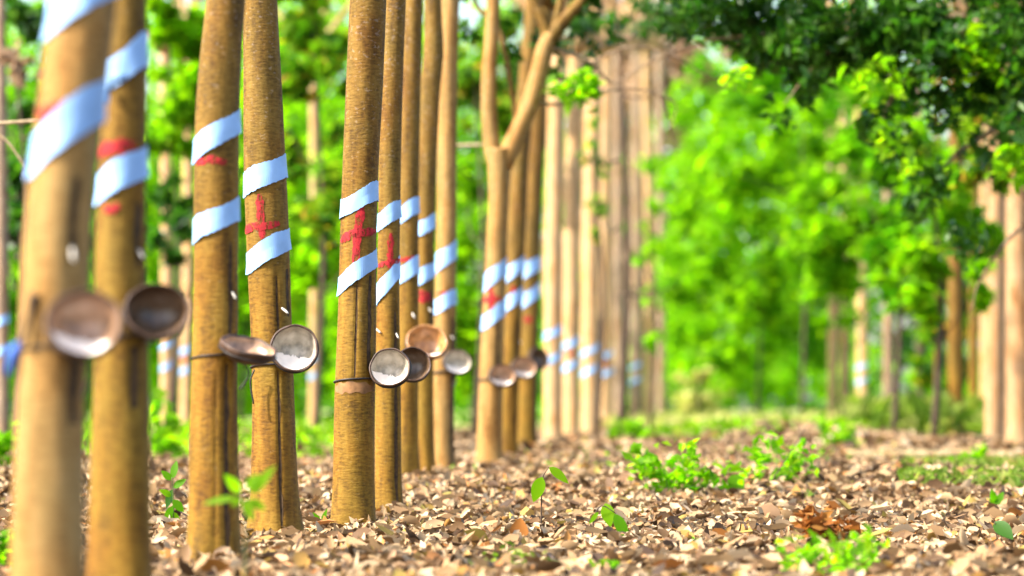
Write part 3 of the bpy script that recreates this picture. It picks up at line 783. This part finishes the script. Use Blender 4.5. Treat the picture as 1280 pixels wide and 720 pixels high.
# right and centre
bush(872, 270, 88, 58, 170, 'lime', 'tall fresh green tree just right of the thinnest far trunk', group=UN)
bush(945, 255, 82, 80, 150, 'lime', 'bright lime green tree over the end of the path', extra=[(925, 400, 70, 90)], group=UN)
bush(1000, 375, 92, 70, 100, 'mid', 'rounded mid green tree low behind the whitish right trunks', group=UN)
bush(1040, 230, 70, 80, 130, 'lime', 'lime green leafy tree under the dark overhanging leaves', group=UN)
bush(1115, 250, 45, 55, 150, 'mid', 'green tree standing left of the brown trunks on the right', extra=[(1100, 120, 60, 70)], group=UN)
bush(1190, 290, 58, 70, 130, 'mixed', 'green tree with a few orange leaves left of the pale orange pair', extra=[(1170, 420, 60, 70)], group=UN)
bush(1300, 150, 36, 75, 120, 'mixed', 'leafy green and amber tree topping the pale orange pair', extra=[(1225, 170, 45, 80)], group=UN)
bush(925, 440, 103, 110, 85, 'lime', 'low bush closing the far end of the path', L=.28, trunk=False, name='bush', cat='bush')
bush(1000, 110, 72, 140, 60, 'mid', 'green tree spreading below the dark leaves at the top', group=UN)
bush(1160, 450, 70, 60, 80, 'deep', 'dark green bush low behind the thin brown trunks on the right', trunk=False, name='bush', cat='bush')
bush(1165, 260, 40, 60, 150, 'lime', 'green tree hiding the tops of the thin brown trunks on the right', extra=[(1215, 310, 36, 80), (1140, 350, 50, 60)], group=UN)
bush(1052, 310, 60, 62, 125, 'lime', 'leafy lime tree standing before the whitish trunks right of the path', extra=[(1085, 250, 50, 90)], group=UN)
# left
bush(215, 130, 46, 60, 150, 'lime', 'green tree filling the gap between the second and third trunks', extra=[(215, 20, 60, 70)], group=UN)
bush(210, 285, 42, 45, 60, 'deep', 'dark green bush between the second and third trunks above the banded far trunks', trunk=False, name='bush', cat='bush')
bush(395, 90, 44, 62, 140, 'mixed', 'green tree with yellow and orange leaves left of the thick red-cross trunk', extra=[(400, 230, 50, 90)], group=UN)
bush(390, 330, 48, 46, 120, 'lime', 'bright green bush behind the gap right of the red-anchor trunk', trunk=False, name='bush', cat='bush')
bush(590, 330, 54, 50, 170, 'lime', 'vivid green tree between the straight slender trunk and the forked tree', extra=[(590, 440, 40, 70)], group=UN)
bush(595, 110, 50, 60, 120, 'mixed', 'green tree behind the left limb of the forked tree', group=UN)
bush(650, 90, 58, 60, 120, 'deep', 'dark teal green tree behind the V of the forked tree', group=UN)
bush(20, 215, 40, 50, 110, 'deep', 'dark brownish green tree behind the leftmost trunk', extra=[(20, 20, 60, 30)], group=UN)
bush(12, 350, 45, 40, 60, 'mid', 'green bush behind the leftmost trunk near its cup', trunk=False, name='bush', cat='bush')
bush(25, 95, 36, 36, 50, 'dry', 'dry pinkish brown leafy sapling at the upper left edge', L=.16, cover=2.2, name='dry_sapling', cat='sapling')
bush(130, 330, 60, 70, 120, 'mid', 'green bush seen in the slit between the first two trunks', trunk=False, name='bush', cat='bush')
bush(300, 250, 60, 70, 250, 'lime', 'green tree showing in the slit between the third and fourth trunks', group=UN)
bush(480, 300, 64, 80, 260, 'lime', 'green tree mostly hidden behind the crowded middle trunks', group=UN)
bush(800, 110, 98, 100, 110, 'dry', 'pale dry-leaved tree above the far end of the left row', extra=[(870, 60, 60, 70), (720, 30, 60, 60)], L=.28, cover=5, name='dry_tree', cat='tree')
bush(770, 330, 110, 90, 180, 'dry', 'pale dry thicket behind the cluster of far trunks', L=.3, cover=3, trunk=False, name='dry_thicket', cat='thicket')

# a far wood closing every gap
bush(868, 488, 97, 52, 48, 'sunlit_grass', 'pale yellow-green foliage painting in the sunlit glow at the end of the path', L=.34, cover=6, trunk=False, name='thicket', cat='thicket')  # added pale foliage standing in for sunlit glow where the lane opens
def near_wood():
    r = np.random.default_rng(12); parts = []
    for k in range(30):
        x = -19 + 17 * (k + r.uniform(-.4, .4)) / 30; y = r.uniform(72, 88); hh = r.uniform(4.5, 6)
        parts.append(cloud((x, y, hh * .95), (1.7, 2.0, hh), 1500, .34, r, .24, 40, .4))
    props(foliage('background_woodland', parts, M['lime'], None, r), 'bright green wall of leaves behind the tapped trees on the left', 'woodland', kind='stuff')
near_wood()
bush(775, 20, 42, 95, 26, 'deep', 'dark leafy sapling crown crossing the tops of the pale far trunks', L=.2, cover=3, group=UN)
bush(744, 230, 47, 12, 110, 'mixed', 'slender yellow-green sapling growing among the pale far trunks', L=.16, cover=1.1, name='slender_sapling', cat='sapling')
bush(812, 300, 60, 16, 110, 'lime', 'slender lime sapling before the last thin far trunks', L=.18, cover=1.3, name='slender_sapling', cat='sapling')
def far_wood():
    r = np.random.default_rng(11); parts = []
    for k in range(46):
        x = -34 + 68 * (k + r.uniform(-.4, .4)) / 46; y = r.uniform(112, 135)
        hh = r.uniform(8, 10)
        parts.append(cloud((x, y, hh * .9), (2.6, 2.4, hh), 1500, .5, r, .24, 40, .4))
    for k in range(40):
        parts.append(cloud((-26 + 52 * k / 39, r.uniform(106, 111), 1.5), (1.6, 1.2, 1.7), 420, .36, r, .3, 24, .4))
    o = foliage('far_woodland', parts, M['lime'], None, r)
    props(o, 'distant mass of green woodland behind all the trees', 'woodland', kind='stuff')
far_wood()

# ---------------------------------------------------------------- the overhanging tree on the right
def overhang():
    D = 26.0; b = P(1440, 600, D); gz = float(H(b.x, b.y))
    root = thing('overhanging_tree', (b.x, b.y, gz), 'dark leafy tree whose low boughs hang over the top right of the path', 'tree')
    pts = spline([(b.x, b.y, gz - .05), (b.x - .05, b.y, 1.6), (b.x - .2, b.y, 3.2), (b.x - .1, b.y, 5.5)], 20)
    link('trunk', *tube_geo(pts, np.linspace(.13, .07, 20), 20, .04), M['bark'], root)
    for ln in ([(1425, 60, 20), (1340, 30, 16), (1230, 20, 12), (1100, 25, 9), (980, 40, 6), (880, 50, 3)],
               [(1420, 150, 16), (1350, 130, 12), (1270, 150, 8), (1200, 190, 5), (1150, 240, 3)],
               [(1230, 20, 9), (1160, 70, 6), (1110, 130, 4), (1100, 190, 2)],
               [(1100, 25, 4), (1030, 70, 2.5), (980, 130, 1.5)],
               [(1425, 330, 9), (1330, 260, 7), (1270, 290, 5), (1225, 350, 3), (1215, 390, 2)]):
        limb(root, ln, D, 'bark_grey', 'bough', 20, 9, dy=.12)
    cl = []
    for (px, py, rx, ry, n, dd) in ((880, 20, 60, 34, 230, .6), (960, 40, 70, 44, 420, .6), (1040, 50, 70, 46, 460, .3), (1120, 50, 70, 55, 520, .2), (1210, 50, 80, 60, 520, 0),
                                    (1270, 100, 50, 80, 300, 0), (1210, 120, 30, 36, 120, .2), (1115, 175, 32, 46, 150, .3), (1150, 235, 42, 46, 210, .2), (1250, 170, 45, 50, 160, 0),
                                    (975, 155, 9, 22, 22, .5), (1090, 150, 20, 26, 50, .3), (1050, -60, 240, 60, 900, .3), (1300, -40, 120, 80, 600, 0), (1215, 300, 28, 60, 70, .2),
                                    (1010, 100, 34, 26, 70, .5), (1170, 130, 34, 40, 120, .2)):
        s = D / F; n = int(n * (1.9 if py < 110 else .8)); cl.append(cloud(P(px, py, D + dd), (rx * s, .7, ry * s), n, .125, rng, .3, max(5, n // 18), .55, .48))
    foliage('crown', cl, M['deep'], root)
    cl = []
    for (px, py, rx, ry, n) in ((1200, 60, 70, 50, 90), (1260, 60, 40, 50, 90), (1150, 130, 70, 60, 60), (1080, 110, 60, 30, 36), (930, 90, 50, 14, 30), (1260, 210, 40, 50, 80), (1150, 190, 50, 50, 40)):
        s = D / F; cl.append(cloud(P(px, py, D - .3), (rx * s, .5, ry * s), n, .115, rng, .35, max(5, n // 10), .5, .5))
    foliage('young_leaves', cl, M['lime'], root)
overhang()

# ---------------------------------------------------------------- seedlings and ground plants
def big_leaf(c, L, W, axis, nrm, fold=.18, bend=.2, n=8):
    """a smooth pointed leaf with a folded midrib"""
    a = Vector(axis).normalized(); s = Vector(nrm).cross(a).normalized(); nn = a.cross(s)
    V = []; Fc = []
    for i in range(n + 1):
        t = i / n; w = W * .5 * (math.sin(math.pi * t ** .8) ** .85 if 0 < t < 1 else .02)
        p = Vector(c) + a * (L * t) - nn * (bend * L * t * t)
        V += [p + s * w + nn * fold * w, p, p - s * w + nn * fold * w]
    for i in range(n):
        for k in range(2): Fc.append((i * 3 + k, i * 3 + k + 1, (i + 1) * 3 + k + 1, (i + 1) * 3 + k))
    return V, Fc

def seedling(bx, by, label, leaves, stem=None, D=None, m='lime', stem_m='twig', name='rubber_seedling', cat='seedling', group=None):
    """leaves: (px, py of leaf base, px, py of tip, width px, tone)"""
    g = P(bx, by, D) if D else G(bx, by)
    D = g.y; gz = float(H(g.x, g.y)); s = D / F
    root = thing(name, (g.x, g.y, gz), label, cat, group)
    stem = stem or []
    mb = MB()
    for ln in stem:
        pts = [P(a, b, D) for a, b in ln]
        if ln is stem[0]: pts[0] = Vector((pts[0].x, D, gz - .02))
        mb.add(tube_geo(spline(pts, 10), np.linspace(.0045, .002, 10), 6))
    if mb.v: link('stem', mb.v, mb.f, M[stem_m], root)
    for (x0, y0, x1, y1, w, tone) in leaves:
        p0 = P(x0, y0, D + random.uniform(-.03, .03)); p1 = P(x1, y1, D - random.uniform(0, .06))
        ax = p1 - p0
        nr = Vector((random.uniform(-.3, .3), -1, .55))
        link('leaf', *big_leaf(p0, ax.length, w * s, ax, nr, bend=.12), M[tone], root)
    return root

seedling(676, 668, 'two-leaved seedling on a thin upright stem, right of an orange curled leaf', [(678, 596, 666, 628, 17, 'lime'), (686, 584, 712, 603, 13, 'lime')], [[(676, 668), (677, 620), (678, 598), (686, 584)]])
seedling(740, 682, 'drooping seedling with one light and one dark green leaf', [(757, 629, 763, 658, 17, 'lime'), (768, 642, 786, 676, 15, 'mid'), (748, 640, 736, 655, 6, 'lime')], [[(740, 682), (742, 650), (752, 632), (770, 642)]])
seedling(305, 690, 'blurred bright seedling in front of the third trunk', [(295, 622, 252, 628, 10, 'lime'), (300, 615, 282, 594, 14, 'lime'), (308, 612, 322, 592, 14, 'lime'), (314, 618, 342, 582, 14, 'lime'), (310, 625, 332, 636, 14, 'lime'), (305, 625, 316, 650, 13, 'lime'), (300, 622, 290, 632, 11, 'lime')],
         [[(306, 700), (307, 660), (306, 622)]], D=10.0, stem_m='stem')
seedling(216, 662, 'dark green seedling between the second and third trunks', [(214, 600, 202, 588, 9, 'mid'), (216, 598, 220, 575, 10, 'mid'), (217, 610, 232, 598, 10, 'mid'), (214, 620, 200, 612, 9, 'lime'), (216, 625, 230, 640, 11, 'mid'), (216, 632, 205, 655, 10, 'mid'), (217, 640, 222, 662, 11, 'lime'), (215, 612, 208, 635, 10, 'deep')],
         [[(216, 662), (217, 630), (215, 596)]], stem_m='stem')
seedling(920, 622, 'single round green leaf standing on the leaf litter by a thin bare twig', [(914, 594, 928, 616, 22, 'mid')], [[(918, 624), (912, 612), (914, 594)]])
seedling(1255, 690, 'single bluish green leaf at the lower right', [(1243, 652, 1266, 672, 20, 'deep')], [[(1250, 692), (1246, 670), (1243, 652)]])
seedling(1244, 640, 'small upright dark green sprig on the mossy patch', [(1244, 632, 1240, 612, 10, 'mid'), (1245, 632, 1254, 614, 10, 'mid'), (1244, 636, 1234, 622, 8, 'lime')], [[(1244, 640), (1244, 628)]])
seedling(402, 668, 'tiny dark weed at the foot of the red-anchor trunk', [(402, 655, 392, 640, 6, 'mid'), (402, 655, 408, 636, 6, 'mid'), (402, 660, 412, 650, 6, 'deep'), (401, 660, 391, 655, 6, 'mid')], [[(402, 668), (402, 654)]])
seedling(1245, 584, 'dark green sprig behind the pale log at the right edge', [(1262, 600, 1262, 575, 9, 'mid'), (1263, 602, 1272, 585, 9, 'mid')], [[(1262, 606), (1262, 596)]])

def weed(px, py, rx, ry, n, Lpx, m, label, name='weed_patch', cat='weeds', dy=.25, clump=.35, stems=6):
    """a low leafy plant rooted at photo point (px, py), leaves spread over rx, ry pixels above it"""
    g = G(px, py); D = g.y; s = D / F; gz = float(H(g.x, g.y))
    root = thing(name, (g.x, g.y, gz), label, cat)
    c = Vector((g.x, g.y, gz + ry * s))
    foliage('foliage', [cloud(c, (rx * s, dy, ry * s), n, Lpx * s, rng, clump, max(4, n // 9), .0, .55)], M[m], root)
    mb = MB()
    for k in range(stems):
        e = c + Vector((random.uniform(-.8, .8) * rx * s, random.uniform(-.8, .8) * dy, random.uniform(-.2, .8) * ry * s))
        b = Vector((g.x + (e.x - g.x) * .5, g.y + random.uniform(-.1, .1), gz - .01))
        mb.add(tube_geo(spline([b, b.lerp(e, .5) + Vector((0, 0, .03)), e], 6), np.linspace(.004, .0015, 6), 5))
    link('stem', mb.v, mb.f, M['stem'], root)
    return root
weed(842, 622, 70, 30, 170, 20, 'lime', 'lime green leafy weed patch left of the single round leaf')
weed(970, 610, 64, 34, 140, 18, 'lime', 'lime green weeds around the thin bare twig')
weed(1030, 734, 66, 34, 130, 22, 'lime', 'bright green ferny plant below the rusty dead clump')
weed(1064, 722, 26, 32, 36, 22, 'lime', 'small green sprig leaning right of the rusty dead clump')
weed(1030, 690, 34, 28, 150, 22, 'rust', 'rusty orange clump of dead leaves on the litter', name='dead_leaf_clump', cat='dead leaves')
weed(795, 560, 30, 16, 90, 15, 'lime', 'small lime bush at the foot of the pale far trunks', name='low_bush', cat='bush')
weed(1060, 566, 34, 18, 90, 15, 'lime', 'small lime bush below the whitish trunks right of the path', name='low_bush', cat='bush')
weed(1220, 590, 30, 16, 80, 15, 'lime', 'lime tuft in front of the pale orange pair, behind the log', name='low_bush', cat='bush')
weed(4, 724, 30, 36, 110, 28, 'lime', 'green weeds in the lower left corner', stems=5)
weed(8, 596, 24, 34, 100, 24, 'lime', 'green weeds halfway up at the left edge', stems=5)
weed(206, 575, 28, 40, 110, 22, 'lime', 'lime weeds behind the dark green seedling between the second and third trunks')
weed(640, 716, 80, 9, 90, 14, 'grass', 'thin low green weeds on the litter below the two-leaved seedling')
weed(745, 722, 50, 10, 70, 15, 'lime', 'low green weeds at the bottom edge below the drooping seedling')
weed(870, 690, 12, 7, 20, 10, 'mid', 'tiny green sprout on the litter right of the drooping seedling')
weed(1010, 630, 24, 8, 30, 12, 'grass', 'faint green sprouts on the litter right of the bare twig')
weed(872, 528, 60, 26, 240, 16, 'sunlit_grass', 'pale yellow-green tuft at the far path end', name='grass_tuft', cat='grass', dy=2.0)
def dangling():
    c = P(806, 440, 50)
    root = thing('dangling_sprig', (c.x, c.y, float(H(c.x, c.y))), 'lime sapling leaves before the grey shaded far trunk', 'sapling')
    link('stem', *tube_geo(spline([(c.x + .05, c.y, float(H(c.x, c.y)) - .02), P(803, 500, 50), P(806, 420, 50)], 10), np.linspace(.012, .004, 10), 6), M['stem'], root)
    foliage('foliage', [cloud(P(808, 430, 50), (.22, .2, .24), 40, .15, rng, .4, 6)], M['lime'], root)
dangling()

# curled dead leaves that stand out
def dead_leaf(px, py, w, h, label, m='rust', ang=80):
    g = G(px, py + h / 2); D = g.y; s = D / F
    a = math.radians(ang); ax = Vector((math.cos(a), .25, math.sin(a)))
    gz = float(H(g.x, g.y))
    p = Vector((g.x, g.y - .02, gz + .012)) - Vector((math.cos(a), 0, 0)) * h * s * .4
    o = link('curled_leaf', *big_leaf(p, h * s * 1.1, w * s, ax, (0.2, -1, .5), fold=.5, bend=.25), M[m], None, (g.x, g.y, gz))
    return props(o, label, 'leaf', 'curled dead leaves standing out of the litter')
dead_leaf(648, 668, 24, 34, 'curled orange-brown dead leaf left of the two-leaved seedling')
dead_leaf(935, 684, 30, 22, 'orange dead leaf lying left of the rusty clump', ang=25)
dead_leaf(1212, 676, 26, 20, 'orange dead leaf near the bluish green leaf', ang=30)
dead_leaf(1268, 645, 26, 22, 'orange dead leaf by the right edge', ang=35)
dead_leaf(838, 650, 24, 14, 'amber dead leaf between the drooping seedling and the tiny sprout', ang=10)
dead_leaf(180, 690, 26, 14, 'grey-brown dead leaf at the foot of the second trunk', m='litter', ang=10)

# twigs, log, sticks
def stick(line, D, rad, label, name='twig', m='twig', cat='twig', wob=.08, seg=8, forks=()):
    pts = [P(a, b, D) for a, b in line]
    q = spline(pts, 16); root = link(name, *tube_geo(q, np.linspace(rad, rad * .5, 16), seg, wob), M[m], None, pts[0])
    for fk in forks:
        link('side_twig', *tube_geo(spline([P(a, b, D) for a, b in fk], 8), np.linspace(rad * .7, rad * .3, 8), 6), M[m], root)
    return props(root, label, cat)
g = G(955, 615)
stick([(953, 616), (972, 590), (990, 562), (1006, 536)], g.y, .005, 'thin dark bare twig poking diagonally out of the litter', forks=[[(958, 609), (957, 592), (956, 578)]])
g = G(1180, 590); gy = 31.0
lp = [P(1058, 580, gy), P(1110, 578, gy), P(1180, 579, gy), P(1275, 577, gy)]
for q in lp: q.z = float(H(q.x, q.y)) + .06
o = link('fallen_log', *tube_geo(spline(lp, 24), np.linspace(.05, .062, 24), 14, .08), M['log'], None, lp[0]); props(o, 'pale fallen log lying behind the mossy patch at right', 'log')
def ground_stick(px0, py0, px1, py1, rad, label, m='twig_pale'):
    a, b = G(px0, py0), G(px1, py1)
    for q in (a, b): q.z = float(H(q.x, q.y)) + .035
    mid = a.lerp(b, .5) + Vector((0, 0, .012))
    o = link('fallen_stick', *tube_geo(spline([a, mid, b], 14), np.linspace(rad, rad * .6, 14), 7, .1), M[m], None, a); props(o, label, 'stick')
ground_stick(975, 650, 1012, 652, .011, 'short pale stick lying above the rusty clump')
ground_stick(1115, 667, 1165, 664, .006, 'thin grey-brown stick lying on the litter right of the rusty clump', 'twig')
ground_stick(905, 652, 955, 654, .006, 'thin pale stick lying left of the short pale stick')
ground_stick(672, 700, 696, 716, .010, 'dark broken stick below the two-leaved seedling', 'twig')
ground_stick(920, 628, 1030, 622, .008, 'long dark stick lying behind the short pale stick', 'twig')
stick([(520, 184), (575, 182), (606, 181)], 29.5, .022, 'pale dead pole resting level between the slender trunk and the forked tree', 'dead_pole', 'twig_pale', 'pole')
stick([(-30, 157), (20, 153), (60, 150)], 22, .016, 'pale level stick at the upper left edge', 'dead_pole', 'twig_pale', 'pole')
stick([(-10, 160), (12, 180), (32, 210)], 22.2, .010, 'pale slanting stick hanging at the upper left edge', 'dead_pole', 'twig_pale', 'pole')

# low ground cover nobody could count
def cover(name, px0, px1, y0, y1, n, L, m, label, hgt=.12, seed=1):
    r = np.random.default_rng(seed)
    y = r.uniform(y0, y1, n); px = r.uniform(px0, px1, n); x = (px - 640) / F * y
    k = (np.sin(x * 1.9 + y * .8) * np.sin(y * .9 - x * 2.3) + r.normal(size=n) * .35) > -.1
    x, y = x[k], y[k]; m_ = len(x); z = H(x, y) + r.uniform(0, hgt, m_)
    ax = rand_dirs(m_, r); ax[:, 2] = np.abs(ax[:, 2]) * 1.2; nr = rand_dirs(m_, r); nr[:, 1] -= .6; nr[:, 2] += .5
    LL = L * r.uniform(.6, 1.4, m_)
    v, f = leaf_geo(np.stack([x, y, z], 1), LL, LL * .32, ax, nr, r)
    props(link(name, v, f, M[m], smooth_shade=False), label, 'ground cover', kind='stuff')
cover('moss_patch', 1125, 1340, 20.5, 29, 5200, .085, 'grass', 'low mossy green ground cover before the pale log', .09, 1)
cover('grass', 1060, 1260, 46, 75, 3500, .45, 'grass', 'tall yellowish grass among the thin right trunks', .55, 2)
cover('undergrowth', -60, 420, 30, 62, 3200, .16, 'lime', 'scattered green undergrowth on the litter behind the left trunks', .3, 3)
cover('far_grass', 760, 1120, 60, 105, 7000, .35, 'sunlit_grass', 'pale grass at the far end of the path', .3, 4)

cover('lane_grass', 800, 1080, 38, 62, 1500, .17, 'lime', 'thin green grass blades fading into the far end of the lane', .22, 6)
cover('lane_weeds', 560, 1120, 24, 40, 500, .09, 'lime', 'scattered tiny green sprouts between the fallen leaves along the lane', .09, 8)
